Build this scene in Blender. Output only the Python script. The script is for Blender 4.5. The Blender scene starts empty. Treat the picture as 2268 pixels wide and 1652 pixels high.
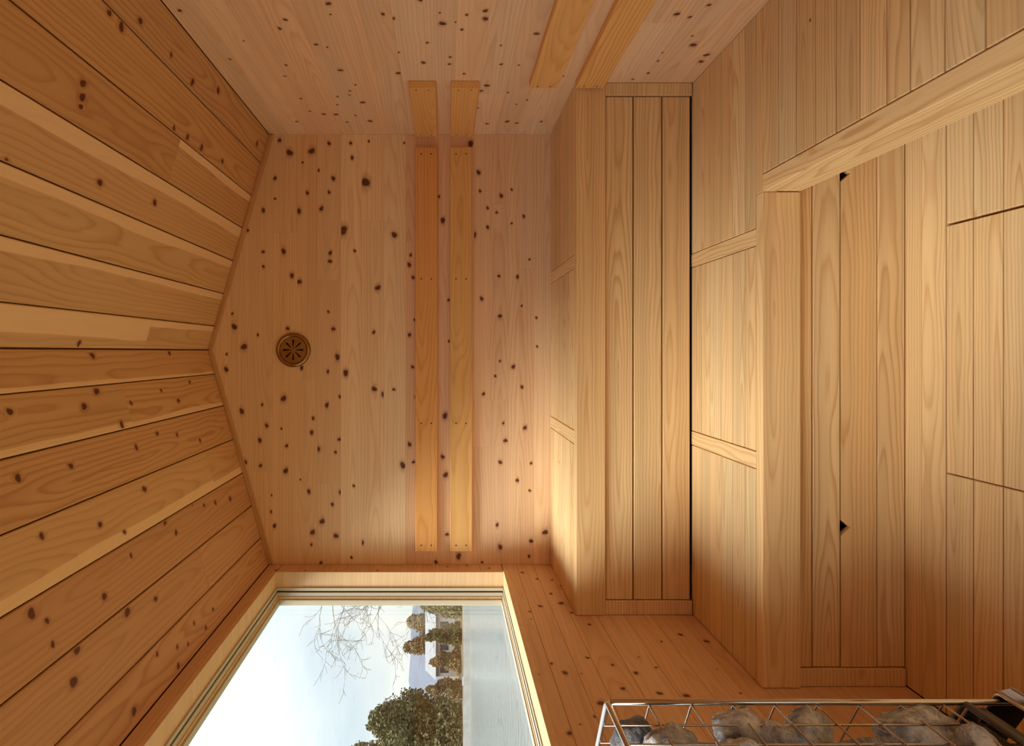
import bpy, bmesh, math, random
from mathutils import Matrix, Vector, noise
random.seed(7)
SC = bpy.context.scene
COL = SC.collection

# ------------------------------------------------------------------ room measures (metres)
ZC = 1.234                      # eye height above the floor
XL, XR = -0.893, 0.913          # side walls
YB, YF = 2.75, -1.05            # back wall, wall behind the viewer
RX, RZ, EZ = 0.008, 2.224, 1.968  # ridge x, ridge height, eave height
FOC = 1450.0

# ------------------------------------------------------------------ camera (phone held sideways: picture right = down)
cam_d = bpy.data.cameras.new('camera'); cam = bpy.data.objects.new('camera', cam_d); COL.objects.link(cam)
cam.matrix_world = Matrix(((0, 1, 0, 0), (0, 0, -1, 0), (-1, 0, 0, ZC), (0, 0, 0, 1)))
cam_d.sensor_fit = 'HORIZONTAL'; cam_d.sensor_width = 36.0
cam_d.lens = FOC / 2268 * 36
cam_d.shift_x = (1134 - 984) / 2268; cam_d.shift_y = (779 - 826) / 2268
cam_d.clip_start = 0.02; cam_d.clip_end = 4000
SC.camera = cam

# ------------------------------------------------------------------ sky
world = bpy.data.worlds.new('World'); SC.world = world; world.use_nodes = True
def build_sky(strength):
    nt = world.node_tree; nt.nodes.clear(); N = nt.nodes.new; L = nt.links.new
    out = N('ShaderNodeOutputWorld'); bg = N('ShaderNodeBackground'); tc = N('ShaderNodeTexCoord')
    mp = N('ShaderNodeMapping'); mp.inputs['Scale'].default_value = (1.6, 1.6, 5.0)
    n1 = N('ShaderNodeTexNoise'); n1.inputs['Scale'].default_value = 1.7; n1.inputs['Detail'].default_value = 5; n1.inputs['Roughness'].default_value = .5
    cr = N('ShaderNodeValToRGB')
    cr.color_ramp.elements[0].position = .36; cr.color_ramp.elements[0].color = (.60, .72, .80, 1)
    cr.color_ramp.elements[1].position = .66; cr.color_ramp.elements[1].color = (.93, .97, .95, 1)
    L(tc.outputs['Generated'], mp.inputs['Vector']); L(mp.outputs[0], n1.inputs['Vector']); L(n1.outputs['Fac'], cr.inputs[0])
    # standard overcast luminance: (1 + 2 sin(elevation)) / 3
    sp = N('ShaderNodeSeparateXYZ'); L(tc.outputs['Generated'], sp.inputs[0])
    m1 = N('ShaderNodeMath'); m1.operation = 'MAXIMUM'; L(sp.outputs[2], m1.inputs[0]); m1.inputs[1].default_value = 0.
    m2 = N('ShaderNodeMath'); m2.operation = 'MULTIPLY_ADD'; L(m1.outputs[0], m2.inputs[0]); m2.inputs[1].default_value = strength*2/3; m2.inputs[2].default_value = strength/3
    L(m2.outputs[0], bg.inputs['Strength']); L(cr.outputs[0], bg.inputs['Color']); L(bg.outputs[0], out.inputs['Surface'])
build_sky(2.0)
SC.view_settings.view_transform = 'Standard'; SC.view_settings.look = 'None'
SC.view_settings.gamma = 1.0; SC.view_settings.use_curve_mapping = False
SC.view_settings.exposure = 0.72
SC.cycles.max_bounces = 12; SC.cycles.diffuse_bounces = 9; SC.cycles.glossy_bounces = 4
SC.cycles.use_adaptive_sampling = True; SC.cycles.adaptive_threshold = .06; SC.cycles.transparent_max_bounces = 12; SC.cycles.sample_clamp_indirect = 6.0

WY0, WY1, WZ0, WZ1 = -0.85, 2.648, 0.995, 1.913     # window opening in the left wall
DX0, DX1, DZ1 = -0.80, 0.46, 1.93                   # added glazed opening behind the viewer, unseen, lets in extra daylight
def portal(name, loc, rot, sx, sy):
    l = bpy.data.lights.new(name, 'AREA'); l.shape = 'RECTANGLE'; l.size = sx; l.size_y = sy
    l.cycles.is_portal = True
    o = bpy.data.objects.new(name, l); COL.objects.link(o); o.location = loc; o.rotation_euler = rot
portal('window_portal', (-1.03, (WY0+WY1)/2, (WZ0+WZ1)/2), (0, -math.pi/2, 0), WZ1-WZ0, WY1-WY0)
portal('added_door_portal', ((DX0+DX1)/2, YF-.12, DZ1/2), (math.pi/2, 0, 0), DX1-DX0, DZ1)

# the sun behind thin cloud: a broad soft source, high on the window side and a little behind the viewer
sun_d = bpy.data.lights.new('veiled_sun', 'SUN'); sun_d.energy = 3.8; sun_d.angle = math.radians(34); sun_d.color = (1.0, .97, .92)
sun = bpy.data.objects.new('veiled_sun', sun_d); COL.objects.link(sun)
sun.rotation_euler = Vector((.66, .44, -1.0)).to_track_quat('-Z', 'Y').to_euler()

# ------------------------------------------------------------------ materials
def srgb(r, g, b):
    f = lambda c: (c/255/12.92) if c/255 <= .04045 else ((c/255+.055)/1.055)**2.4
    return (f(r), f(g), f(b), 1.0)
class NT:
    def __init__(s, name):
        s.m = bpy.data.materials.new(name); s.m.use_nodes = True; s.nt = s.m.node_tree
        s.b = s.nt.nodes['Principled BSDF']; s.out = s.nt.nodes['Material Output']
    def n(s, t, **kw):
        x = s.nt.nodes.new(t)
        for k, v in kw.items(): setattr(x, k, v)
        return x
    def lk(s, a, b): s.nt.links.new(a, b)
    def put(s, sock, v):
        if isinstance(v, bpy.types.NodeSocket): s.lk(v, sock)
        else: sock.default_value = v
    def math(s, op, a, b=0.0, c=None, clamp=False):
        x = s.n('ShaderNodeMath', operation=op, use_clamp=clamp); s.put(x.inputs[0], a); s.put(x.inputs[1], b)
        if c is not None: s.put(x.inputs[2], c)
        return x.outputs[0]
    def vec(s, x, y, z):
        v = s.n('ShaderNodeCombineXYZ'); s.put(v.inputs[0], x); s.put(v.inputs[1], y); s.put(v.inputs[2], z); return v.outputs[0]
    def noise(s, v, scale=1.0, detail=2.0, rough=.5):
        x = s.n('ShaderNodeTexNoise'); s.lk(v, x.inputs['Vector']); x.inputs['Scale'].default_value = scale
        x.inputs['Detail'].default_value = detail; x.inputs['Roughness'].default_value = rough; return x.outputs['Fac']
    def mix(s, f, a, b, mode='MIX'):
        x = s.n('ShaderNodeMix', data_type='RGBA', blend_type=mode); s.put(x.inputs[0], f); s.put(x.inputs[6], a); s.put(x.inputs[7], b); return x.outputs[2]
    def ramp(s, f, stops):
        x = s.n('ShaderNodeValToRGB'); s.put(x.inputs[0], f); e = x.color_ramp.elements
        while len(e) < len(stops): e.new(.5)
        for i, (p, c) in enumerate(stops): e[i].position = p; e[i].color = c
        return x.outputs[0]
    def maprange(s, v, a, b, c=0., d=1.):
        x = s.n('ShaderNodeMapRange', interpolation_type='SMOOTHSTEP'); s.put(x.inputs[0], v); s.put(x.inputs[1], a); s.put(x.inputs[2], b); x.inputs[3].default_value = c; x.inputs[4].default_value = d; return x.outputs[0]

def wood(name, light, dark, freq=110., contrast=.55, sap=None, rough=.55, wander=.035, slope=.05, knotc=(92, 46, 28), streak=.16, halo=(150, 84, 50), spec=.3):
    t = NT(name)
    tc = t.n('ShaderNodeTexCoord'); sp = t.n('ShaderNodeSeparateXYZ'); t.lk(tc.outputs['Object'], sp.inputs[0])
    X, Y, Z = sp.outputs
    oi = t.n('ShaderNodeObjectInfo'); R = oi.outputs['Random']
    at = t.n('ShaderNodeAttribute', attribute_name='knot'); K = at.outputs['Fac']
    r2 = t.math('FRACT', t.math('MULTIPLY', R, 17.31)); r3 = t.math('FRACT', t.math('MULTIPLY', R, 53.77)); r4 = t.math('FRACT', t.math('MULTIPLY', R, 131.9))
    ox = t.math('MULTIPLY', R, 61.0)
    xx = t.math('ADD', X, ox)
    low = t.math('SUBTRACT', t.noise(t.vec(t.math('MULTIPLY', xx, 1.5), t.math('MULTIPLY', Y, 5.), t.math('ADD', Z, r2)), 1., 2.), .5)
    mid = t.math('SUBTRACT', t.noise(t.vec(t.math('MULTIPLY', xx, 5.), t.math('MULTIPLY', Y, 16.), r3), 1., 2.), .5)
    h = t.math('MULTIPLY_ADD', low, wander*2, t.math('MULTIPLY_ADD', X, t.math('MULTIPLY', t.math('SUBTRACT', r3, .5), slope*2), t.math('MULTIPLY_ADD', r2, .05, .004)))
    cy = t.math('MULTIPLY', t.math('SUBTRACT', r4, .5), .09)
    dy = t.math('MULTIPLY_ADD', mid, .014, t.math('SUBTRACT', Y, cy))
    dz = t.math('SUBTRACT', h, Z)
    rad = t.math('SQRT', t.math('ADD', t.math('MULTIPLY', dy, dy), t.math('MULTIPLY', dz, dz)))
    band = t.noise(t.vec(t.math('MULTIPLY', xx, .9), t.math('MULTIPLY', Y, 34.), t.math('MULTIPLY', Z, 34.)), 1., 1.5, .5)
    rad = t.math('ADD', rad, t.math('MULTIPLY_ADD', K, .018, t.math('MULTIPLY', band, .012)))
    fr = t.math('FRACT', t.math('MULTIPLY', rad, freq))
    line = t.ramp(fr, [(0., (.35, .35, .35, 1)), (.12, (0, 0, 0, 1)), (.55, (.12, .12, .12, 1)), (.92, (1, 1, 1, 1)), (1., (.35, .35, .35, 1))])
    fib = t.noise(t.vec(t.math('MULTIPLY', xx, 3.), t.math('MULTIPLY', Y, 260.), t.math('MULTIPLY', Z, 260.)), 1., 2., .6)
    amt = t.math('MULTIPLY', t.math('MULTIPLY_ADD', r3, .5, .65), t.math('MULTIPLY', t.math('MULTIPLY_ADD', low, 2.2, 1.0, True), contrast*1.15))
    ringf = t.math('MULTIPLY', line, amt)
    col = t.mix(ringf, light, dark)
    sh = t.math('MULTIPLY_ADD', t.math('SUBTRACT', band, .5), streak*1.6, t.math('MULTIPLY_ADD', t.math('SUBTRACT', fib, .5), streak, 1.0))
    v = t.n('ShaderNodeVectorMath', operation='SCALE'); t.lk(col, v.inputs[0]); t.lk(sh, v.inputs['Scale']); col = v.outputs[0]
    col = t.mix(1.0, col, oi.outputs['Color'], 'MULTIPLY')
    if sap:
        edge = t.math('ADD', Y, t.math('MULTIPLY', low, .03))
        th = t.math('SUBTRACT', oi.outputs['Alpha'], .5)
        f = t.maprange(edge, th, t.math('ADD', th, .0045))
        scol = t.mix(t.math('MULTIPLY', ringf, .35), sap, light)
        col = t.mix(f, col, scol)
    hl = t.maprange(K, .02, .45)
    col = t.mix(t.math('MULTIPLY', hl, .55), col, srgb(*halo))
    kn = t.maprange(K, .42, .85)
    col = t.mix(t.math('MULTIPLY', kn, .95), col, srgb(*knotc))
    t.lk(col, t.b.inputs['Base Color'])
    t.put(t.b.inputs['Roughness'], t.math('MULTIPLY_ADD', fib, .18, rough-.09)); t.b.inputs['Specular IOR Level'].default_value = spec
    return t.m
def simple(name, c, rough=.5, metal=0., bump=0., bscale=40., var=0.):
    t = NT(name); t.b.inputs['Roughness'].default_value = rough; t.b.inputs['Metallic'].default_value = metal
    tc = t.n('ShaderNodeTexCoord'); n = t.noise(tc.outputs['Object'], bscale, 4.)
    c2 = tuple(x*(1-var) for x in c[:3])+(1,)
    t.lk(t.mix(n, c, c2), t.b.inputs['Base Color'])
    if bump:
        bp = t.n('ShaderNodeBump'); bp.inputs['Strength'].default_value = bump; t.lk(n, bp.inputs['Height']); t.lk(bp.outputs[0], t.b.inputs['Normal'])
    return t.m
M = {}
M['panel'] = wood('knotty_panel_wood', srgb(236, 205, 166), srgb(214, 166, 120), freq=95, contrast=.42, wander=.03)
M['ceil'] = wood('ceiling_cedar', srgb(214, 175, 126), srgb(172, 120, 72), freq=70, contrast=.48, sap=srgb(240, 206, 158), wander=.05)
M['bench'] = wood('clear_bench_wood', srgb(230, 199, 148), srgb(196, 150, 96), freq=105, contrast=.6, streak=.24)
M['rail'] = wood('rail_wood', srgb(230, 184, 120), srgb(198, 134, 66), freq=85, contrast=.5, wander=.05)
M['lining'] = wood('window_lining_wood', srgb(226, 192, 148), srgb(206, 158, 108), freq=140, contrast=.3)
M['sash'] = simple('painted_sash', srgb(196, 186, 160), .4, var=.05)
M['seal'] = simple('dark_seal', srgb(60, 52, 42), .6, var=.2)
M['steel'] = simple('polished_steel', srgb(205, 198, 190), .16, 1., var=.06)
M['wire'] = simple('steel_wire', srgb(190, 178, 165), .22, 1., var=.08)
M['black'] = simple('blackened_steel', srgb(30, 26, 24), .5, .6, var=.3)
M['grey'] = simple('grey_steel', srgb(110, 104, 98), .5, .7, var=.2)
M['brass'] = simple('aged_brass', srgb(168, 130, 80), .22, 1., var=.15)
M['slot_dark'] = simple('dark_slot_backing', srgb(28, 18, 12), .9, var=.2)  # near-black colour for the unlit depth behind the vent slots
M['screw'] = simple('screw_steel', srgb(96, 66, 40), .45, .5, var=.2)
M['sub'] = wood('backing_wood', srgb(150, 105, 66), srgb(120, 78, 46), contrast=.3)
M['outer'] = simple('outside_boards', srgb(120, 84, 56), .8, var=.3)
def glass_mat():
    t = NT('window_glass'); t.nt.nodes.remove(t.b)
    tr = t.n('ShaderNodeBsdfTransparent'); tr.inputs[0].default_value = (.97, .985, .975, 1)
    gl = t.n('ShaderNodeBsdfGlossy'); gl.inputs['Roughness'].default_value = .01
    lw = t.n('ShaderNodeLayerWeight'); fz = t.math('MULTIPLY_ADD', t.math('POWER', lw.outputs['Facing'], 5.), .92, .04)
    lw.inputs[0].default_value = .5
    mx = t.n('ShaderNodeMixShader'); t.lk(fz, mx.inputs[0]); t.lk(tr.outputs[0], mx.inputs[1]); t.lk(gl.outputs[0], mx.inputs[2]); t.lk(mx.outputs[0], t.out.inputs[0])
    return t.m
M['glass'] = glass_mat()
def stone_mat():
    t = NT('vein_stone'); tc = t.n('ShaderNodeTexCoord'); oi = t.n('ShaderNodeObjectInfo')
    off = t.n('ShaderNodeVectorMath', operation='ADD'); t.lk(tc.outputs['Object'], off.inputs[0]); t.lk(t.vec(t.math('MULTIPLY', oi.outputs['Random'], 30.), 1., 2.), off.inputs[1])
    P = off.outputs[0]
    n = t.noise(P, 30., 7., .7); n2 = t.noise(P, 110., 5., .65)
    base = t.ramp(n, [(.34, srgb(116, 118, 124)), (.5, srgb(190, 193, 198)), (.62, srgb(240, 242, 245))])
    vn = t.n('ShaderNodeTexNoise'); t.lk(P, vn.inputs['Vector']); vn.inputs['Scale'].default_value = 17.; vn.inputs['Detail'].default_value = 4; vn.inputs['Distortion'].default_value = 1.2
    vein = t.math('ABSOLUTE', t.math('SUBTRACT', vn.outputs['Fac'], .5))
    vf = t.maprange(vein, .0, .022, 1., 0.)
    col = t.mix(t.math('MULTIPLY', vf, .6), base, srgb(246, 240, 232))
    col = t.mix(t.math('MULTIPLY', n2, .35), col, srgb(120, 118, 120))
    col = t.mix(1., col, oi.outputs['Color'], 'MULTIPLY')
    t.lk(col, t.b.inputs['Base Color']); t.b.inputs['Roughness'].default_value = .75
    bp = t.n('ShaderNodeBump'); bp.inputs['Strength'].default_value = 1.0; bp.inputs['Distance'].default_value = .008
    t.lk(t.math('ADD', n2, t.math('MULTIPLY', n, 1.5)), bp.inputs['Height']); t.lk(bp.outputs[0], t.b.inputs['Normal'])
    return t.m
M['stone'] = stone_mat()

# ------------------------------------------------------------------ object helpers
WM = {}                                              # world matrix of every object made so far
def link(name, me, mat, parent=None, mw=None, color=None):
    o = bpy.data.objects.new(name, me); COL.objects.link(o)
    if mat is not None and not me.materials: me.materials.append(M[mat] if isinstance(mat, str) else mat)
    mw = mw or Matrix.Identity(4); WM[o] = mw.copy()
    if parent is not None:
        o.parent = parent; o.matrix_basis = WM[parent].inverted() @ mw
    else: o.matrix_basis = mw
    if color: o.color = color
    return o
def empty(name, loc=(0, 0, 0)):
    o = bpy.data.objects.new(name, None); COL.objects.link(o); o.location = loc; o.empty_display_size = .05; WM[o] = Matrix.Translation(loc); return o
def tag(o, label=None, cat=None, group=None, kind=None):
    if label: o['label'] = label
    if cat: o['category'] = cat
    if group: o['group'] = group
    if kind: o['kind'] = kind
    return o
def frame(o, x, y):
    x = Vector(x).normalized(); y = Vector(y).normalized(); z = x.cross(y)
    return Matrix(((x.x, y.x, z.x, o[0]), (x.y, y.y, z.y, o[1]), (x.z, y.z, z.z, o[2]), (0, 0, 0, 1)))
def inset(poly, d):
    n = len(poly); out = []
    for i in range(n):
        p0, p1, p2 = Vector(poly[i-1]), Vector(poly[i]), Vector(poly[(i+1) % n])
        e1 = (p1-p0).normalized(); e2 = (p2-p1).normalized()
        n1 = Vector((-e1.y, e1.x)); n2 = Vector((-e2.y, e2.x))
        b = (n1+n2); k = 1+n1.dot(n2)
        out.append(p1 + b*(d/max(k, .25)))
    return out
def plank_mesh(poly, T, bev=.0012, knots=()):
    """poly: counter-clockwise outline in the plank's plane (x along the grain); face at z=0, body behind it."""
    bm = bmesh.new(); kl = bm.verts.layers.float.new('knot')
    top = [bm.verts.new((p.x, p.y, 0)) for p in inset(poly, bev)]
    rim = [bm.verts.new((p[0], p[1], -bev)) for p in poly]
    bot = [bm.verts.new((p[0], p[1], -T)) for p in poly]
    n = len(poly)
    bm.faces.new(top); bm.faces.new(bot[::-1])
    for a, b in ((rim, top), (bot, rim)):
        for i in range(n): bm.faces.new((a[i], a[(i+1) % n], b[(i+1) % n], b[i]))
    ins = [(Vector(poly[i]), (Vector(poly[(i+1) % n])-Vector(poly[i])).normalized()) for i in range(n)]
    for kx, ky, r in knots:
        rings = ((0., 1., 1.), (.62, .62, 1.), (.95, .9, .66), (1.25, 1.15, .3), (3.4, 1.9, 0.)); NS = 14
        ph = random.random()*6.3; ec = random.uniform(.85, 1.15)
        prev = None
        for j, (fx, fy, kv) in enumerate(rings):
            vs = []
            for i in range(1 if j == 0 else NS):
                a = i/NS*2*math.pi
                w = 1+.16*math.sin(2*a+ph)+.08*math.sin(3*a-ph) if 0 < j < 4 else 1
                x, y = kx+math.cos(a)*r*fx*w*ec, ky+math.sin(a)*r*fy*w
                for p, e in ins:                      # keep the knot inside the plank's face
                    dd = (x-p.x)*(-e.y)+(y-p.y)*e.x - bev - .0004
                    if dd < 0: x += e.y*dd; y -= e.x*dd
                v = bm.verts.new((x, y, .00012+.00002*(4-j))); v[kl] = kv; vs.append(v)
            if prev is not None:
                for i in range(NS):
                    q = (i+1) % NS
                    if len(prev) == 1: bm.faces.new((prev[0], vs[i], vs[q]))
                    else: bm.faces.new((prev[i], vs[i], vs[q], prev[q]))
            prev = vs
    me = bpy.data.meshes.new('plank'); bm.to_mesh(me); bm.free(); return me
def rect(L, W): return [(-L/2, -W/2), (L/2, -W/2), (L/2, W/2), (-L/2, W/2)]
def tone(v=.10, hue=.05, base=(1, 1, 1), a=1.0):
    k = 1+random.uniform(-v, v*.6); h = random.uniform(-hue, hue)
    return (min(1.15, base[0]*k), base[1]*k*(1-h), base[2]*k*(1-2*h), a)
def plank(name, mat, c, xa, ya, L, W, T, parent, knots=(), color=None, bev=.0012):
    return link(name, plank_mesh(rect(L, W), T, bev, knots), mat, parent, frame(c, xa, ya), color or tone())
class MB:
    def __init__(s): s.bm = bmesh.new()
    def box(s, x0, x1, y0, y1, z0, z1, bev=0.):
        r = bmesh.ops.create_cube(s.bm, size=1.0); vs = r['verts']
        bmesh.ops.scale(s.bm, vec=(x1-x0, y1-y0, z1-z0), verts=vs); bmesh.ops.translate(s.bm, vec=((x0+x1)/2, (y0+y1)/2, (z0+z1)/2), verts=vs)
        if bev: bmesh.ops.bevel(s.bm, geom=list({e for v in vs for e in v.link_edges}), offset=bev, segments=2, affect='EDGES', profile=.5)
        return s
    def tube(s, pts, rad, ns=8, closed=False):
        pts = [Vector(p) for p in pts]; n = len(pts); rings = []
        rads = rad if isinstance(rad, (list, tuple)) else [rad]*n
        up = None
        for i in range(n):
            if closed: d = (pts[(i+1) % n]-pts[i-1])
            else: d = pts[min(i+1, n-1)]-pts[max(i-1, 0)]
            d.normalize()
            if up is None: up = Vector((0, 0, 1)) if abs(d.z) < .9 else Vector((1, 0, 0))
            u = (up-d*up.dot(d)).normalized(); w = d.cross(u); up = u
            rings.append([s.bm.verts.new(pts[i]+(u*math.cos(a)+w*math.sin(a))*rads[i]) for a in (k/ns*2*math.pi for k in range(ns))])
        for i in range(n if closed else n-1):
            A, B = rings[i], rings[(i+1) % n]
            for k in range(ns): s.bm.faces.new((A[k], A[(k+1) % ns], B[(k+1) % ns], B[k]))
        if not closed: s.bm.faces.new(rings[0][::-1]); s.bm.faces.new(rings[-1])
        return s
    def lathe(s, prof, ns=48):
        rings = []
        for r, z in prof:
            rings.append([s.bm.verts.new((r*math.cos(k/ns*2*math.pi), r*math.sin(k/ns*2*math.pi), z)) for k in range(ns)])
        for A, B in zip(rings, rings[1:]):
            for k in range(ns): s.bm.faces.new((A[k], A[(k+1) % ns], B[(k+1) % ns], B[k]))
        return s
    def prism(s, poly, ax, a0, a1):
        """poly of 2-D points in the two other axes, extruded along axis ax"""
        def P(p, a): q = [p[0], p[1]]; q.insert(ax, a); return q
        A = [s.bm.verts.new(P(p, a0)) for p in poly]; B = [s.bm.verts.new(P(p, a1)) for p in poly]
        s.bm.faces.new(A[::-1]); s.bm.faces.new(B); n = len(poly)
        for i in range(n): s.bm.faces.new((A[i], A[(i+1) % n], B[(i+1) % n], B[i]))
        return s
    def done(s, name, mat, parent=None, smooth=False, mw=None, color=None):
        bmesh.ops.recalc_face_normals(s.bm, faces=s.bm.faces)
        me = bpy.data.meshes.new(name); s.bm.to_mesh(me); s.bm.free()
        if smooth:
            for p in me.polygons: p.use_smooth = True
        return link(name, me, mat, parent, mw, color)
def structure(o): o['kind'] = 'structure'; return o

BK = [(888,1926,7.3),(836,1884,13.5),(843,1791,13.5),(875,1718,7.3),(909,1651,6.7),(876,1627,6.2),(815,1621,7.3),(884,1551,5.1),(795,1829,5.1),(729,1945,7.3),(762,1762,5.6),(728,1700,9.6),(712,1565,16.9),(670,1718,6.2),(667,1809,6.7),(643,1945,5.1),(594,1994,7.9),(591,1845,10.1),(601,1750,8.4),(510,2062,7.9),(510,1659,19.1),(420,1995,6.7),(422,1909,10.1),(415,1713,7.9),(380,1714,8.4),(358,1994,5.6),(424,1610,6.2),(320,1874,9.6),(294,1843,9.6),(269,1513,11.8),(209,1767,10.1),(168,1721,5.1),(160,2124,5.1),(105,2116,11.8),(98,1892,7.3),(96,1700,7.9),(82,1530,6.7),(71,2017,5.1),(21,2075,12.4),(-74,2150,9.0),(-10,2148,5.1),(-22,1683,10.7),(-89,1648,11.8),(-68,1833,7.9),(-83,1723,6.2),(-119,1805,5.6),(-156,1528,10.1),(-179,1490,9.6),(-196,1909,11.2),(-189,1671,7.3),(-250,2085,9.6),(-222,1999,5.6),(-224,1727,8.4),(-279,1785,6.7),(-310,1980,7.3),(-323,1918,4.5),(-339,1791,8.4),(-372,2009,9.0),(-368,1674,7.9),(-395,1896,6.7),(-408,1765,10.7),(-422,1691,5.6),(-464,2072,8.4),(-478,2006,7.3),(-500,1900,10.1),(-587,1803,7.9),(-537,1838,3.9),(-590,1670,7.9),(-563,1614,5.6),(-603,1958,4.5),(-641,1704,7.3),(-672,1961,5.1),(-731,1948,8.4),(-712,1747,10.1),(-758,1787,9.6),(-773,1689,9.6),(-810,1792,5.1),(-801,1579,7.9),(-886,1752,6.2),(-864,1624,5.1),(491,1444,12.4),(877,1402,4.5),(753,1090,9.0),(874,1123,12.4),(675,1084,6.2),(652,1256,5.6),(655,995,7.9),(681,951,5.1),(604,1052,5.6),(585,1014,5.1),(552,1240,10.7),(569,900,6.2),(539,951,4.5),(523,1052,7.3),(490,1108,9.6),(406,1375,6.2),(365,1381,8.4),(312,1365,7.3),(318,1005,6.2),(315,926,7.3),(388,876,4.5),(217,1215,6.2),(223,1077,7.9),(193,909,4.5),(143,847,5.1),(150,1000,7.9),(134,1358,5.6),(71,1380,7.9),(44,1214,5.1),(22,844,4.5),(-64,1367,6.8),(-191,1353,6.2),(-158,1446,6.2),(-63,944,8.4),(-39,1000,4.5),(-148,908,7.3),(-102,1020,5.1),(-177,1069,6.2),(-269,1231,11.3),(-300,986,5.1),(-319,895,7.9),(-389,1380,7.9),(-373,977,8.4),(-463,1363,6.8),(-441,1241,7.9),(-477,1408,11.8),(-464,999,8.4),(-468,869,5.6),(-513,1352,5.1),(-517,1228,10.1),(-540,927,7.3),(-583,875,5.6),(-623,1351,4.5),(-727,1012,6.8),(-767,1222,7.3),(-758,810,11.3),(-820,999,9.6),(-795,869,8.4),(-859,1174,10.7),(-883,1269,6.8),(-859,878,6.2),(-884,1075,5.1)]
RK = [(1752,1942,5.6),(2043,1903,4.2),(1800,1671,5.8),(1849,1699,5.4),(1923,1823,2.8),(1717,1538,7.0),(1772,1542,3.4),(1885,1548,6.6),(1945,1615,5.7),(1963,1585,3.4),(2030,1560,5.9),(2123,1571,8.1),(2085,1738,4.9),(2169,1762,4.4),(2239,1538,3.9),(2291,1564,4.7),(2328,1571,4.1),(2342,1616,4.8),(2361,1751,4.8),(2397,1533,9.1),(2419,1631,5.6),(2484,1744,5.1),(2515,1697,8.1),(2519,1650,8.1),(2597,1819,6.1),(2603,1621,5.3),(2591,1527,9.1),(1770,1400,5.7),(1793,1374,5.8),(1996,1374,4.7),(2145,1384,8.1),(2528,1577,5.2),(1699,1295,7.3),(1763,1246,3.4),(1821,1239,9.2),(1813,1201,4.2),(1855,1184,5.1),(1774,1173,4.8),(1753,1124,7.5),(1795,1121,9.1),(1934,1285,5.3),(2067,1300,8.0),(2078,1218,5.7),(2028,1216,4.7),(2150,1169,5.0),(2079,1053,5.7),(1951,1065,3.4),(1879,969,7.3),(2085,996,3.7),(2093,844,4.5),(2169,841,4.2),(2245,1088,8.7),(2291,1105,6.2),(2452,1109,4.8),(2305,1010,4.5),(2373,932,5.5),(2416,968,3.8),(2620,1063,7.6),(2596,985,9.1),(2613,945,7.1),(2596,849,6.1),(1941,695,8.3),(1770,605,7.6),(1786,564,5.2),(1724,537,5.4),(1948,493,9.9),(1893,517,3.3),(2014,427,8.6),(2060,426,8.0),(2055,563,4.0),(1998,569,3.9),(2145,566,5.0),(2194,602,4.3)]
LK = [(2745,840,5.6),(2649,918,7.0),(2574,866,7.5),(2560,813,5.2),(2495,788,4.4),(2417,840,6.4),(2325,819,10.2),(2298,897,8.1),(2251,938,5.9),(2187,944,3.2),(2240,798,5.2),(2144,759,6.9),(2067,488,7.8),(2017,565,4.1),(2019,425,7.7),(1911,816,5.6),(1875,927,4.9),(1821,898,8.0),(1867,754,4.9),(1915,665,2.8),(1812,974,3.2),(1816,854,2.7),(1852,635,4.3),(1820,701,6.9),(1736,760,7.1),(1712,671,7.5),(1700,605,8.4),(1663,835,9.7),(1712,459,3.5),(1602,865,4.7),(1569,908,3.0),(1533,940,6.7),(1842,467,2.2)]
CK = [(826,1634,6.8),(780,1508,6.2),(777,1566,9.7),(825,1819,5.6),(815,1980,9.2),(864,2165,9.0),(664,1948,7.1),(671,2046,7.4),(674,2162,8.9),(685,2355,7.3),(839,2639,8.2),(609,1486,7.7),(582,1497,9.3),(562,1501,5.4),(428,1656,7.7),(446,1958,8.1),(382,1321,6.8),(23,1767,7.3),(-11,1832,7.6),(-5,2348,7.3),(-131,1432,7.4),(-144,1721,8.9),(-109,1801,8.4),(-154,1972,6.1),(-130,2198,5.7),(-172,2311,7.2),(-114,2456,6.4),(-211,1884,9.7),(-270,1399,7.2),(-278,1593,6.6),(-282,1929,7.0),(-260,2083,6.5),(-282,2223,5.7),(-324,2400,6.2),(-375,2419,6.3),(-400,1908,7.9),(-400,1421,6.6),(-434,1644,6.8),(-480,1743,5.4),(-542,1742,5.4),(-512,1973,8.2),(-559,2023,7.3),(-508,2187,5.7),(-534,2278,5.9),(-548,2379,7.4),(-568,2527,9.1),(-531,1327,8.9),(-561,1365,5.6),(-609,1362,5.6),(-590,1579,8.2),(-658,1654,9.4),(-680,1802,6.5),(-651,1430,8.9),(-702,1392,10.1),(-819,1976,5.1),(-860,2041,5.3),(-800,1733,5.4),(-831,1843,4.8),(-852,1906,4.9),(-874,1820,6.6),(-836,2124,5.5),(-861,1568,8.9)]

_r = random.Random(5)                                  # the panels go on alike beyond the picture
RK += [(_r.randint(-1000, 1500), _r.randint(20, 1940), _r.uniform(3.5, 7.5)) for _ in range(90)]
LK += [(_r.randint(-1000, 1250), _r.randint(20, 960), _r.uniform(4, 8)) for _ in range(50)]
CK += [(_r.randint(-860, 880), _r.randint(-1000, 1150), _r.uniform(5, 9)) for _ in range(60)]
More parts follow.
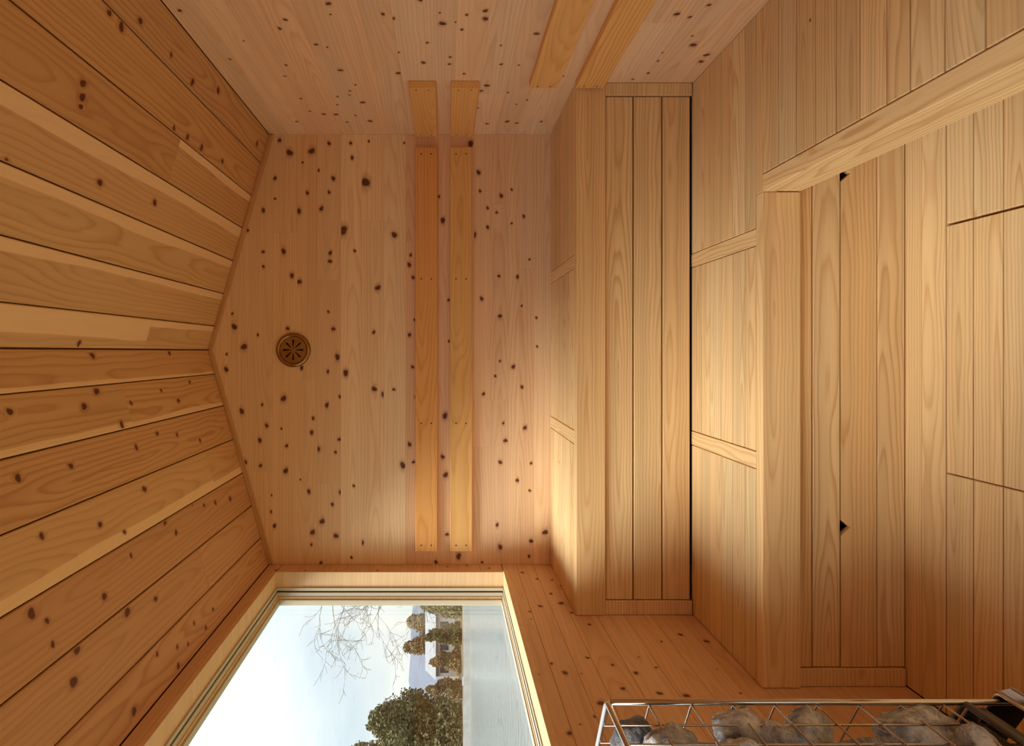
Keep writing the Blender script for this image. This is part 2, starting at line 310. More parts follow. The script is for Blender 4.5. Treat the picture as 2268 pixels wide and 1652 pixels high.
# ------------------------------------------------------------------ walls (backing slab + the planks on it)
PT = .014
zroof = lambda x: RZ-(RZ-EZ)*abs(x-RX)/(XR-RX if x > RX else RX-XL)
OFX = .30                                              # how far slabs run past the inner faces
wb = structure(MB().prism([(XL-.155, -.3), (XR+.14, -.3), (XR+.14, EZ-.02), (XR, EZ-.004), (RX, RZ-.004), (XL, EZ-.004), (XL-.155, EZ-.02)], 1, YB+PT, YB+PT+.12).done('wall_back', 'sub'))
def in_rng(K, a0, a1, b0, b1): return [k for k in K if a0 <= k[0]/1000 < a1 and b0 <= k[1]/1000 < b1]
bz = [.700, .796, .858, .919, .965, 1.042, 1.109, 1.204, 1.298, 1.397, 1.488, 1.581, 1.668, 1.767, 1.852, 1.955, 2.036, 2.133, 2.219]
# strip tones as in the panel: pinkish near the bench, a pale yellow group in the middle, ambers above
btone = [(1, .97, .95), (1.04, 1.02, .98), (.98, .93, .89), (1.02, .98, .94), (.98, .92, .88), (1.0, .94, .90), (.97, .90, .86), (.95, .88, .85), (.95, .86, .81), (1.04, 1.05, 1.0), (1.03, 1.03, .98), (1.04, 1.04, .99), (.96, .90, .81), (.93, .85, .73), (.97, .90, .80), (.93, .85, .74), (.97, .90, .82), (1.0, .95, .89), (1.0, .95, .89)]
bjoint = {1: [-.07], 2: [.35], 4: [.62, -.2], 5: [-.4], 8: [.46], 9: [], 10: [.55], 12: [.30, -.55], 13: [-.115], 14: [.5], 15: [-.5]}
for i in range(len(bz)-1):
    z0, z1 = bz[i]+.0001, bz[i+1]-.0001; zm = (z0+z1)/2
    def xr(z):
        if z <= EZ: return XL, XR
        t = (z-EZ)/(RZ-EZ); return XL+(RX-XL)*t, XR+(RX-XR)*t
    (l0, r0), (l1, r1) = xr(z0), xr(z1)
    cuts = sorted(bjoint.get(i, []))
    L = [(l0, l1)]+[(c, c) for c in cuts]; Rr = [(c, c) for c in cuts]+[(r0, r1)]
    for (a0, a1), (b0, b1) in zip(L, Rr):
        cx = (a0+b0)/2; g = .0001
        poly = [(a0-cx+g, z0-zm), (b0-cx-g, z0-zm), (b1-cx-g, z1-zm), (a1-cx+g, z1-zm)]
        kk = [(k[0]/1000-cx, k[1]/1000-zm, k[2]/1000) for k in in_rng(BK, min(a0, a1)-.02, max(b0, b1)+.02, z0, z1) if min(a0, a1)+.004 < k[0]/1000 < max(b0, b1)-.004]
        b = btone[i]
        link('plank', plank_mesh(poly, PT-.001, .0002, kk), 'panel', wb, frame((cx, YB, zm), (1, 0, 0), (0, 0, 1)), tone(.05, .025, b))

wr = structure(MB().box(XR+PT, XR+PT+.12, YF-.1, YB+.14, -.3, EZ+.012).done('wall_right', 'sub'))
rz = [0.0, .096, .19, .285, .385, .478, .572, .660, .748, .842, .930, 1.02, 1.112, 1.20, 1.29, 1.376, 1.462, 1.548, 1.634, 1.722, 1.806, 1.888, EZ]
for i in range(len(rz)-1):
    z0, z1 = rz[i]+.0001, rz[i+1]-.0001; zm = (z0+z1)/2
    cuts = sorted([YF, YB]+[random.uniform(*q) for q in (((-.6, .6), (.9, 2.6)) if i % 2 else ((.0, 2.2),))])
    for a, b in zip(cuts, cuts[1:]):
        cy = (a+b)/2
        kk = [(-(k[0]/1000-cy), k[1]/1000-zm, k[2]/1000) for k in in_rng(RK, a+.006, b-.006, z0, z1)]
        plank('plank', 'panel', (XR, cy, zm), (0, -1, 0), (0, 0, 1), b-a-.0002, z1-z0, PT-.001, wr, kk, tone(.07, .035, (1.03, 1.0, .97)), .0002)

# left wall with the long window opening
m = MB(); x0, x1 = XL-PT-.115, XL-PT
m.box(x0, x1, YF-.1, YB+.14, -.3, WZ0-.02); m.box(x0, x1, YF-.1, YB+.14, WZ1+.02, EZ+.012)
m.box(x0, x1, WY1+.02, YB+.14, WZ0-.02, WZ1+.02); m.box(x0, x1, YF-.1, WY0-.02, WZ0-.02, WZ1+.02)
wl = structure(m.done('wall_left', 'sub'))
lz = [0.0, .09, .178, .266, .356, .446, .536, .624, .716, .806, .862, .934, WZ0-.002]
for i in range(len(lz)-1):
    z0, z1 = lz[i]+.0004, lz[i+1]-.0004; zm = (z0+z1)/2
    cuts = sorted([YF, YB]+[random.uniform(-.4, .9)] + ([random.uniform(1.9, 2.5)] if i in (2, 5, 8) else []))
    for a, b in zip(cuts, cuts[1:]):
        cy = (a+b)/2
        kk = [(k[0]/1000-cy, k[1]/1000-zm, k[2]/1000) for k in in_rng(LK, a+.006, b-.006, z0, z1)]
        plank('plank', 'panel', (XL, cy, zm), (0, 1, 0), (0, 0, 1), b-a-.0006, z1-z0, PT-.001, wl, kk, tone(.05, .03, (.89, .78, .72)), .0008)  # left wall tint darkened: its dimmer light is put into the plank tone
for z0, z1, a, b in [(WZ1+.002, EZ, YF, WY1), (WZ1+.002, EZ, WY1, YB)]+[(WZ0+q*.0918, WZ0+(q+1)*.0918, WY1+.002, YB) for q in range(10)]+[(WZ0+q*.0918, WZ0+(q+1)*.0918, YF, WY0-.002) for q in range(10)]:
    kk = [(random.uniform(-.04, .04), random.uniform(-.03, .03), random.uniform(.004, .007))] if b-a < .2 and random.random() < .5 else []
    plank('plank', 'panel', (XL, (a+b)/2, (z0+z1)/2), (0, 1, 0), (0, 0, 1), b-a-.0006, z1-z0-.0008, PT-.001, wl, kk, tone(.05, .03, (.89, .78, .72)), .0008)  # same shade-darkened tint around the window

# wall behind the viewer, with an unseen glazed door added for daylight
m = MB(); y0, y1 = YF-.14, YF
m.box(XL-.15, DX0, y0, y1, -.3, RZ+.1); m.box(DX1, XR+.13, y0, y1, -.3, RZ+.1); m.box(DX0, DX1, y0, y1, DZ1, RZ+.1); m.box(DX0, DX1, y0, y1, -.3, 0.0)
structure(m.done('wall_front', 'panel'))
w2 = MB()                                             # fixed glazing beside the door, both added for frontal daylight
for b in ((DX0, DX0+.05, 0, DZ1), (.41, DX1, 0, DZ1), (DX0+.05, .41, DZ1-.05, DZ1), (-.44, -.39, 0, DZ1-.05), (DX0+.05, -.44, 0, .05)):
    w2.box(b[0], b[1], YF-.10, YF-.04, b[2], b[3])
w2 = structure(w2.done('added_glazing', 'bench'))
for xa, xb in ((DX0+.045, -.435),): MB().box(xa, xb, YF-.073, YF-.067, .045, DZ1-.045).done('pane', 'glass', w2)
d1 = MB(); da, db, dt = -.388, .408, DZ1-.054
for b in ((da, da+.06, .005, dt), (db-.06, db, .005, dt), (da+.06, db-.06, .005, .09), (da+.06, db-.06, dt-.08, dt)):
    d1.box(b[0], b[1], YF-.09, YF-.05, b[2], b[3])
d1 = structure(d1.done('added_door', 'bench'))
MB().box(da+.055, db-.055, YF-.073, YF-.067, .085, dt-.075).done('pane', 'glass', d1)
MB().tube([(db-.03, YF-.02, .9), (db-.03, YF-.02, 1.15)], .011, 10).done('added_door_handle', 'bench', d1, True)

# ceiling: two slopes of planks along the room, paler sapwood along many lower edges
ce = MB(); th = .10
for s in (1, -1):
    xe = XR+.13 if s > 0 else XL-.16
    zz = lambda x: RZ-(RZ-EZ)*abs(x-RX)/(.905 if s > 0 else .901)
    off = .016
    ce.prism([(RX, RZ+off), (xe, zz(xe)+off), (xe, zz(xe)+off+th), (RX, RZ+off+th)], 1, YF-.14, YB+.14)
ce = structure(ce.done('ceiling', 'sub'))
cseam = {1: [RX, .1075, .243, .381, .519, .6545, .792, XR], -1: [RX, -.0924, -.2245, -.366, -.5066, -.643, -.777, XL]}
cjoint = {(1, 0): [2.16, .6], (1, 1): [.8], (1, 2): [.5], (1, 3): [1.15], (1, 4): [2.01, .2], (1, 5): [.7], (1, 6): [.9], (-1, 0): [1.0], (-1, 1): [1.95, .4], (-1, 2): [.8], (-1, 3): [2.42, .6], (-1, 4): [1.0], (-1, 5): [2.14, .7], (-1, 6): [.95]}
csap = {(1, 0): .022, (1, 1): .028, (1, 2): .034, (1, 3): .040, (1, 4): .0, (1, 5): 0, (1, 6): 0, (-1, 0): .014, (-1, 1): .014, (-1, 2): .0, (-1, 3): .03, (-1, 4): 0, (-1, 5): 0, (-1, 6): 0}
ctone = {(1, 0): (1.04, 1.02, 1), (1, 1): (.98, .95, .9), (1, 2): (1, .99, .92), (1, 3): (1, .96, .92), (1, 4): (.93, .85, .78), (1, 5): (.92, .83, .72), (1, 6): (.95, .87, .80), (-1, 0): (1, .92, .84), (-1, 1): (1, .96, .88), (-1, 2): (.97, .88, .82), (-1, 3): (1.02, .98, .92), (-1, 4): (.86, .73, .70), (-1, 5): (.88, .76, .74), (-1, 6): (.88, .76, .74)}  # lower-left planks pinker, and darkened to carry the shade on that side
for s in (1, -1):
    xe = XR if s > 0 else XL; hw = abs(xe-RX)
    sd = Vector((xe-RX, 0, EZ-RZ)); kf = sd.length/hw; sd.normalize()
    for i in range(7):
        a, b = cseam[s][i], cseam[s][i+1]
        u0, u1 = abs(a-RX)*kf+.0018, abs(b-RX)*kf-.0018
        um = (u0+u1)/2; W = u1-u0
        ys = sorted([YF, YB]+cjoint[(s, i)])
        for j, (ya, yb) in enumerate(zip(ys, ys[1:])):
            c = Vector((RX, (ya+yb)/2, RZ))+sd*um
            kk = []
            for k in CK:
                kx, ky = k[0]/1000, k[1]/1000
                if min(a, b) < kx < max(a, b) and ya+.01 < ky < yb-.01 and (kx-RX)*s > 0:
                    kk.append(((ky-c.y)*s, abs(kx-RX)*kf-um, k[2]/820))
            sw = csap[(s, i)]
            if (s, i) == (1, 4) and j == 2: sw = .03
            if (s, i) == (1, 0) and j == 1: sw = .07
            col = tone(.05, .03, ctone[(s, i)], (W/2-sw+.5) if sw else 1.0)
            plank('plank', 'ceil', c, (0, s, 0), sd, yb-ya-.0008, W, .013, ce, kk, col, .0022)
for n, (s, xe) in enumerate(((1, XR), (-1, XL))):          # thin bead where the ceiling meets the back wall
    sd = Vector((xe-RX, 0, EZ-RZ)); Ls = sd.length; sd.normalize(); nrm = Vector((sd.z*s, 0, -sd.x*s))
    c = Vector((RX, YB-.014, RZ))+sd*Ls/2+nrm*.009
    o = link('trim_%d' % (n+1), plank_mesh(rect(Ls-.004, .018), .014, .002), 'ceil', None, frame(c, sd*s, nrm*-1 if s < 0 else nrm*-1), (.86, .76, .66, 1))
    structure(o)

# ------------------------------------------------------------------ window in the left wall
w1 = structure(MB().box(-1.022, XL+.002, WY0, WY1, WZ1, WZ1+.016, .001).done('window_1', 'lining'))   # head lining
for nm, b in (('jamb', (-1.022, XL+.002, WY1, WY1+.016, WZ0-.016, WZ1+.016)), ('jamb', (-1.022, XL+.002, WY0-.016, WY0, WZ0-.016, WZ1+.016)), ('sill', (-1.022, XL+.010, WY0, WY1, WZ0-.018, WZ0))):
    MB().box(*b, .001).done(nm, 'lining', w1)
def ring_of(nm, xa, xb, d, mat, d0=0.):
    """four rails of a frame filling the opening from d0 to d in from its edge"""
    MB().box(xa, xb, WY0+d0, WY1-d0, WZ1-d, WZ1-d0, .0008).done(nm, mat, w1); MB().box(xa, xb, WY0+d0, WY1-d0, WZ0+d0, WZ0+d*.55, .0008).done(nm, mat, w1)
    MB().box(xa, xb, WY1-d, WY1-d0, WZ0+d*.55, WZ1-d, .0008).done(nm, mat, w1); MB().box(xa, xb, WY0+d0, WY0+d, WZ0+d*.55, WZ1-d, .0008).done(nm, mat, w1)
ring_of('stop_bead', -.965, -.953, .006, 'sash')
ring_of('seal_strip', -.971, -.965, .004, 'seal')
ring_of('track_bead', -.988, -.971, .008, 'sash')
ring_of('inner_stop', -.998, -.988, .011, 'lining')
ring_of('sash_rail', -1.020, -.998, .017, 'sash')
MB().box(-1.014, -1.006, WY0+.012, WY1-.012, WZ0+.006, WZ1-.012).done('pane', 'glass', w1)

# ------------------------------------------------------------------ benches
BK2 = (0, 0, 1); FX = (1, 0, 0)
ZU, ZL = .788, .390                                     # seat heights
YU, YLo = 2.214, 1.736                                  # front faces
secs = [(XL+.001, -.317), (-.269, .287), (.334, XR-.001)]
bats = [(-.316, -.270), (.288, .333)]
def clear_knots(L, W, p=.12):
    return [(random.uniform(-L/2, L/2)*.9, random.uniform(-W/2, W/2)*.7, random.uniform(.002, .0035))] if random.random() < p else []
def seat(parent, z, edges, sections, nm='seat_board'):
    for a, b in zip(edges, edges[1:]):
        y0, y1 = min(a, b), max(a, b)
        for (xa, xb) in sections:
            L, W = xb-xa, y1-y0-.0040
            plank(nm, 'bench', ((xa+xb)/2, (y0+y1)/2, z), FX, (0, 1, 0), L-.002, W, .028, parent, clear_knots(L, W, .06), tone(.12, .06))
def beam(nm, parent, x0, x1, y0, y1, z0, z1, axis, color=None, mat='bench', bev=.0025):
    """solid board with its grain along the given axis; bevelled all round"""
    c = Vector(((x0+x1)/2, (y0+y1)/2, (z0+z1)/2)); d = (x1-x0, y1-y0, z1-z0)
    if axis == 0: L, W, T, mw = d[0], d[2], d[1], frame(c, (1, 0, 0), (0, 0, 1))
    else: L, W, T, mw = d[1], d[2], d[0], frame(c, (0, -1, 0), (0, 0, 1))
    return MB().box(-L/2, L/2, -W/2, W/2, -T/2, T/2, bev).done(nm, 'bench' if mat is None else mat, parent, False, mw, color or tone(.05, .03))
ub = tag(empty('upper_bench', (0, 2.48, 0)), 'upper wooden bench running along the back wall under the backrest rails', 'bench')
ue = [YU+.037+i*(YB-YU-.037)/6 for i in range(7)]
seat(ub, ZU, ue, secs)
for a, b in bats: plank('batten', 'bench', ((a+b)/2, (YU+.037+YB)/2, ZU+.0005), (0, -1, 0), FX, YB-YU-.038, b-a-.001, .028, ub, (), tone(.04, .02, (1.05, 1.04, 1.02)))
beam('fascia', ub, XL+.001, XR-.001, YU, YU+.036, ZU-.100, ZU, 0, (.98, .93, .86, 1))
for z1, z0 in ((.6844, .5935), (.589, .4955), (.491, .399)):
    plank('front_board', 'bench', ((-.842+.867)/2, YU+.012, (z0+z1)/2), FX, BK2, .867+.842, z1-z0, .02, ub, (), tone(.05, .03), .0018)
beam('end_batten', ub, XL+.001, -.845, YU+.006, YU+.040, ZL+.003, ZU-.1005, 0, None); beam('end_batten', ub, .870, XR-.001, YU+.006, YU+.040, ZL+.003, ZU-.1005, 0, None)

lb = tag(empty('lower_bench', (0, 1.7, 0)), 'lower wooden L-shaped bench, a step along the back and a seat along the right wall', 'bench')
seat(lb, ZL, [2.236, 2.149, 2.083, 1.995, 1.917, 1.839, 1.774], secs)
for a, b in bats: plank('batten', 'bench', ((a+b)/2, (1.774+2.236)/2, ZL+.0005), (0, -1, 0), FX, .462, b-a-.001, .028, lb, (), tone(.04, .02, (1.05, 1.04, 1.02)))
beam('fascia', lb, XL+.001, .4245, YLo, YLo+.037, ZL-.102, ZL, 0, (1.0, .97, .93, 1))
beam('top_rail', lb, .4245, XR-.001, YLo, YLo+.037, ZL-.040, ZL, 0, (1.0, .96, .9, 1))
ye = [1.735, 1.654, 1.571, 1.490, 1.411, 1.331, 1.250, 1.187, 1.105, 1.022]
while ye[-1] > -.3: ye.append(ye[-1]-.082)
seat(lb, ZL, ye, [(.472, XR-.001)])
yend = ye[-1]
beam('side_fascia', lb, .4250, .4700, yend, YLo-.0005, ZL-.101, ZL, 1, (1.06, 1.06, 1.04, 1))
beam('panel_rail', lb, -.842, XR-.001, YLo+.012, YLo+.034, .2525, ZL-.1025, 0, (.94, .88, .80, 1))
for z1, z0, k in ((.249, .1760, 0), (.1735, .0785, 1), (.0755, .003, 0)):
    L = XR-.002+.842; cx = (XR-.002-.842)/2; W = z1-z0
    if not k:
        plank('front_board', 'bench', (cx, YLo+.014, (z0+z1)/2), FX, BK2, L, W, .018, lb, (), tone(.05, .03), .0018)
    else:                                               # the lift-out board, with two finger notches in its upper edge
        pts = [(-L/2, -W/2), (L/2, -W/2), (L/2, W/2)]
        for nx in (.4755, -.472): pts += [(nx-cx+.022, W/2), (nx-cx+.002, W/2-.026), (nx-cx-.020, W/2)]
        pts.append((-L/2, W/2))
        m = MB(); m.prism(pts, 2, -.018, 0.)
        link_mw = frame((cx, YLo+.014, (z0+z1)/2), FX, BK2)
        tag(m.done('front_board', 'bench', lb, False, link_mw, (.98, .92, .84, 1)), 'front board with two triangular finger notches')
beam('end_batten', lb, XL+.001, -.845, YLo+.008, YLo+.040, .003, ZL-.1025, 0, None)
for yy in (yend+.12, .75):                              # hidden posts that carry the side seat
    MB().box(.80, .88, yy, yy+.06, 0.0, ZL-.029).done('leg', 'bench', lb)

# ------------------------------------------------------------------ floor
fl = structure(MB().box(XL-.15, XR+.14, YF-.14, YB+.14, -.14, -.024).done('floor', 'sub'))
for y0, y1 in ((1.694, 1.776), (1.6125, 1.693)):
    plank('plank', 'bench', ((XL+XR)/2, (y0+y1)/2, 0), FX, (0, 1, 0), XR-XL-.004, y1-y0-.001, .0235, fl, (), tone(.05, .03), .001)
edges_y = [1.6105-.082*i for i in range(33)]
flab = {0: ('slatted wooden floor panel next to the left wall, partly behind the stone heater', (XL+.002, -.2995)),
        1: ('middle slatted wooden floor panel in front of the benches', (-.2965, .3085)),
        2: ('slatted wooden floor panel reaching under the right-hand side seat', (.3145, XR-.002))}
for k, (lab, (xa, xb)) in flab.items():
    p = tag(empty('floor_panel', ((xa+xb)/2, .3, -.02)), lab, 'floor panel', 'slatted floor panels')
    for y1, y0 in zip(edges_y, edges_y[1:]):
        if y0 < YF+.002: break
        plank('slat', 'bench', ((xa+xb)/2, (y0+y1)/2, 0), FX, (0, 1, 0), xb-xa, y1-y0-.0040, .0235, p, (), tone(.06, .035), .0015)

# ------------------------------------------------------------------ backrest rails
def rail(lab, c, xa, L, W, T, screws, color, grp):
    root = tag(empty('backrest_rail', c), lab, 'rail', grp)
    mw = frame(c, xa, (0, 0, 1))
    z = mw.to_3x3() @ Vector((0, 0, 1))
    bd = MB().box(-L/2, L/2, -W/2, W/2, -T, 0, .0025).done('board', 'rail', root, False, mw, color)
    for sx in screws:
        for sy in (-.021, .021):
            p = Vector(c)+Vector(xa)*sx+Vector((0, 0, sy))
            m = MB(); m.lathe([(.0, .0004), (.0030, .0006), (.0036, -.001)], 12)
            m.done('screw', 'screw', bd, True, frame(p, xa, (0, 0, 1)))
T = .027
zA, zB = 1.309, 1.164
xs = [.823, .303, -.298, -.805]
rail('upper backrest rail of orange wood on the back wall', ((.852-.831)/2, YB-T, zA), (1, 0, 0), 1.683, .092, T, [x-.0105 for x in xs], (1.0, .84, .66, 1), 'backrest rails')
rail('lower backrest rail of paler wood on the back wall', ((.852-.831)/2, YB-T, zB), (1, 0, 0), 1.683, .092, T, [x-.0105 for x in xs], (1.02, .99, .88, 1), 'backrest rails')
L = 2.697-2.205; cy = (2.697+2.205)/2
rail('upper of two short backrest rails on the right wall above the upper bench', (XR-T, cy, zA), (0, -1, 0), L, .092, T, [L/2-.012, -L/2+.02], (1.0, .94, .80, 1), 'backrest rails')
rail('lower of two short backrest rails on the right wall above the upper bench', (XR-T, cy, zB), (0, -1, 0), L, .092, T, [L/2-.012, -L/2+.02], (1.04, .96, .86, 1), 'backrest rails')
L = 2.204+.2; cy = (2.204-.2)/2
rail('upper of two long backrest rails low on the right wall over the side seat', (XR-T, cy, .901), (0, -1, 0), L, .094, T, [-L/2+.018, -L/2+.7, L/2-.1], (1.04, .98, .86, 1), 'backrest rails')
rail('lowest backrest rail on the right wall, just above the side seat', (XR-T, cy, .746), (0, -1, 0), L, .094, T, [-L/2+.018, -L/2+.7, L/2-.1], (1.04, .97, .84, 1), 'backrest rails')

# ------------------------------------------------------------------ air vent
vc = (.0076, YB, 1.867)
vt = tag(empty('air_vent', vc), 'small round brass air vent with eight slots high on the back wall', 'vent')
vmw = frame(vc, (1, 0, 0), (0, 0, 1))
MB().lathe([(.072, 0), (.0725, .006), (.069, .013), (.064, .016), (.059, .0155), (.056, .011), (.055, .005)], 64).done('rim', 'brass', vt, True, vmw)
m = MB(); NS = 64; rr = [.004, .012, .042, .0565]; zz = [.0085, .008, .0065, .006]
vs = [[m.bm.verts.new((r*math.cos(k/NS*2*math.pi), r*math.sin(k/NS*2*math.pi), z)) for k in range(NS)] for r, z in zip(rr, zz)]
m.bm.faces.new(vs[0])
for j in range(3):
    for k in range(NS):
        if j == 1 and (k % 8) in (7, 0): continue      # the eight open slots
        q = (k+1) % NS; m.bm.faces.new((vs[j][k], vs[j][q], vs[j+1][q], vs[j+1][k]))
m.done('slotted_disc', 'brass', vt, False, vmw)
MB().lathe([(.0, .0012), (.056, .0012), (.056, .0002), (.0, .0002)], 32).done('slot_backing', 'slot_dark', vt, False, vmw)  # flat dark disc in place of the shaded hole behind the slots
MB().lathe([(.0, .013), (.003, .0125), (.0045, .009), (.0045, .008)], 16).done('centre_knob', 'brass', vt, True, vmw)

# ------------------------------------------------------------------ stone heater: hexagonal wire basket on legs
HC = Vector((-.697, .972)); HS = .156
def hexpts(s, z, c=HC): return [Vector((c.x+s*math.cos(math.radians(30+60*k)), c.y+s*math.sin(math.radians(30+60*k)), z)) for k in range(6)]
ht = tag(empty('sauna_heater', (HC.x, HC.y, 0)), 'tall sauna heater, a hexagonal steel wire basket of stones below the window', 'heater')
def rounded(P, r=.012):
    out = []
    n = len(P)
    for i in range(n):
        a, b, c = P[i-1], P[i], P[(i+1) % n]
        d1 = (a-b).normalized(); d2 = (c-b).normalized()
        for t in (0, .25, .5, .75, 1):
            p = b+d1*r*(1-t)**2+d2*r*t**2; out.append(p)
    return out
HT = .973
MB().tube(rounded(hexpts(HS, HT)), .0048, 10, True).done('top_rim', 'steel', ht, True)
MB().tube(rounded(hexpts(HS, .40)), .0048, 10, True).done('bottom_rim', 'grey', ht, True)
for p in hexpts(HS, 0):
    MB().tube([(p.x, p.y, .0), (p.x, p.y, .03), (p.x, p.y, .5), (p.x, p.y, HT-.004)], .0048, 10).done('post', 'steel', ht, True)
for i in range(1, 9):
    P = hexpts(HS-.004, HT-.0672*i)
    P = [p+Vector((random.uniform(-.001, .001), random.uniform(-.001, .001), 0)) for p in P]
    MB().tube(rounded(P, .006), .0017, 8, True).done('hoop_wire', 'wire', ht, True)
H0 = hexpts(HS-.0075, 0)
for k in range(6):
    for t in (1/3, 2/3):
        p = H0[k].lerp(H0[(k+1) % 6], t)
        if k == 5: p = Vector((p.x, p.y, 0))
        MB().tube([(p.x, p.y, .385), (p.x+.0008, p.y-.0006, .6), (p.x-.0006, p.y+.0008, .8), (p.x, p.y, HT)], .0015, 8).done('upright_wire', 'wire', ht, True)
# bottom grate, steel collar with its rolled flange, base
m = MB()
P0, P1 = hexpts(HS-.008, 0), hexpts(HS-.011, 0)
for k in range(6):
    q = (k+1) % 6
    m.prism([(P0[k].x, P0[k].y), (P0[q].x, P0[q].y), (P1[q].x, P1[q].y), (P1[k].x, P1[k].y)], 2, .372, .398)
m.done('bottom_band', 'grey', ht)
for t in range(-3, 4):
    x = HC.x+t*.034; hl = .13-abs(t)*.012
    MB().box(x-.003, x+.003, HC.y-hl, HC.y+hl, .378, .390).done('grate_bar', 'grey', ht)
m = MB(); P0, P1 = hexpts(HS+.014, 0), hexpts(HS+.012, 0)
for k in range(6):
    q = (k+1) % 6
    m.prism([(P0[k].x, P0[k].y), (P0[q].x, P0[q].y), (P1[q].x, P1[q].y), (P1[k].x, P1[k].y)], 2, .270, .341)
m.done('collar', 'black', ht)
P = [p*1 for p in hexpts(HS+.013, .342)]
MB().tube(rounded(P, .01), .0028, 8, True).done('collar_lip', 'steel', ht, True)
fx = HC.x+(HS+.014)*math.cos(math.radians(30))
ya, yb = HC.y-.085, HC.y+.085
MB().prism([(fx, ya), (fx+.021, ya), (fx+.021, 1.030), (fx, 1.060)], 2, .338, .3395).done('flange', 'steel', ht)
for dx, ye_ in ((.001, 1.060), (.0205, 1.030)): MB().tube([(fx+dx, ya, .3405), (fx+dx, ye_, .3405)], .0026, 8).done('flange_lip', 'steel', ht, True)
m = MB(); P0 = hexpts(HS-.03, 0)
m.prism([(p.x, p.y) for p in P0], 2, .02, .26); m.done('base_box', 'grey', ht)

# ------------------------------------------------------------------ heater stones
def stone(lab, px, py, D, rz, rx, ry, seed, color, dark=False, loc=None, grp='stones in the heater basket'):
    rnd = random.Random(seed)
    c = loc or Vector((-(py-779)*D/FOC, D, ZC-(px-984)*D/FOC))
    bm = bmesh.new(); bmesh.ops.create_icosphere(bm, subdivisions=5 if loc is None else 4, radius=1.0)
    cuts = []
    for _ in range(16):
        v = Vector((rnd.gauss(0, 1), rnd.gauss(0, 1), rnd.gauss(0, 1))).normalized(); cuts.append((v, rnd.uniform(.66, .93)))
    o3 = Vector((seed*3.1, seed*1.7, seed*.9))
    for v in bm.verts:
        p = v.co.copy()
        for n, d in cuts:
            e = p.dot(n)-d
            if e > 0: p -= n*e*.88
        p *= 1.06+.12*noise.noise(p*1.6+o3)+.06*noise.noise(p*4+o3)+.032*noise.noise(p*9+o3)+.016*noise.noise(p*22+o3)
        v.co = Vector((p.x*rx, p.y*ry, p.z*rz))
    me = bpy.data.meshes.new('stone'); bm.to_mesh(me); bm.free()
    for p in me.polygons: p.use_smooth = True
    o = link('heater_stone', me, 'stone', None, Matrix.Translation(c), color)
    return tag(o, lab, 'stone', grp)
LG = (1.15, 1.12, 1.08, 1); MG = (.95, .93, .92, 1); DG = (.5, .5, .53, 1)
ST = [
 ('dark grey stone in the top corner of the heater basket', 1405, 1640, 1.024, .034, .038, .034, 1, DG),
 ('rounded grey stone second from the top of the basket, with a dark end', 1492, 1674, .972, .046, .042, .036, 2, MG),
 ('pale blocky stone near the top of the basket, with speckled veins', 1638, 1622, 1.020, .042, .036, .042, 3, LG),
 ('small pointed grey stone below the pale blocky stone', 1728, 1652, .985, .028, .034, .040, 4, MG),
 ('pale rounded stone about halfway down the basket', 1790, 1620, 1.026, .033, .036, .034, 5, LG),
 ('long dark veined stone in front, halfway down the basket', 1905, 1690, .958, .062, .040, .040, 6, (.72, .70, .70, 1)),
 ('largest pale stone in the lower half of the basket', 2040, 1622, 1.022, .070, .036, .038, 7, LG),
 ('grey stone resting at the bottom of the basket', 2168, 1668, .966, .042, .040, .036, 8, (1.0, .97, .93, 1)),
 ('pale flat stone wedged behind the speckled block, cut by the picture edge', 1640, 1700, .955, .040, .040, .04, 9, LG),
 ('dark stone low in the basket under the long veined one, at the picture edge', 2075, 1735, .930, .036, .036, .032, 10, MG),
]
for a in ST: stone(*a)
k = 20
for z in (.43, .51, .59, .67, .75, .83, .905):
    for (dx, dy) in ((-.055, -.02), (-.01, -.085), (-.045, .065)):
        stone('grey stone packed in the far side of the heater basket', 0, 0, 0, .043, .041, .040, k, random.choice((LG, MG, MG, DG)), False, Vector((HC.x+dx+random.uniform(-.008, .008), HC.y+dy, z+random.uniform(-.01, .01))), 'stones packed deep in the heater basket'); k += 1

# ------------------------------------------------------------------ outside: bank, lake, far shore
def noise_mat(name, c1, c2, scale, rough=.9, bump=.3):
    t = NT(name); tc = t.n('ShaderNodeTexCoord'); n = t.noise(tc.outputs['Object'], scale, 6., .6)
    t.lk(t.ramp(n, [(.3, c1), (.7, c2)]), t.b.inputs['Base Color']); t.b.inputs['Roughness'].default_value = rough
    bp = t.n('ShaderNodeBump'); bp.inputs['Strength'].default_value = bump; t.lk(n, bp.inputs['Height']); t.lk(bp.outputs[0], t.b.inputs['Normal']); return t.m
M['grass'] = noise_mat('bank_grass', srgb(96, 86, 56), srgb(128, 116, 76), 3.)
M['shore'] = noise_mat('far_shore', srgb(90, 75, 58), srgb(120, 103, 78), .3)
M['hill'] = noise_mat('far_hill', srgb(89, 98, 114), srgb(102, 109, 123), .02)  # blue-grey albedo stands in for distance haze over the hills
M['conc'] = noise_mat('quay_concrete', srgb(144, 142, 138), srgb(167, 165, 161), 1.)
M['wallw'] = noise_mat('white_render', srgb(153, 152, 150), srgb(163, 161, 160), 1.)
M['roofm'] = noise_mat('metal_roof', srgb(125, 129, 134), srgb(141, 143, 146), .6, .5)
M['winm'] = simple('far_window', srgb(56, 59, 64), .2)
M['bark'] = noise_mat('bark', srgb(112, 104, 94), srgb(142, 132, 122), 20.)
M['leafg'] = noise_mat('evergreen_leaves', srgb(70, 72, 42), srgb(114, 109, 68), .8)
M['leafb'] = noise_mat('brown_leaves', srgb(104, 86, 60), srgb(139, 119, 85), .8)
M['leafy'] = noise_mat('yellow_leaves', srgb(122, 113, 68), srgb(152, 137, 91), .8)
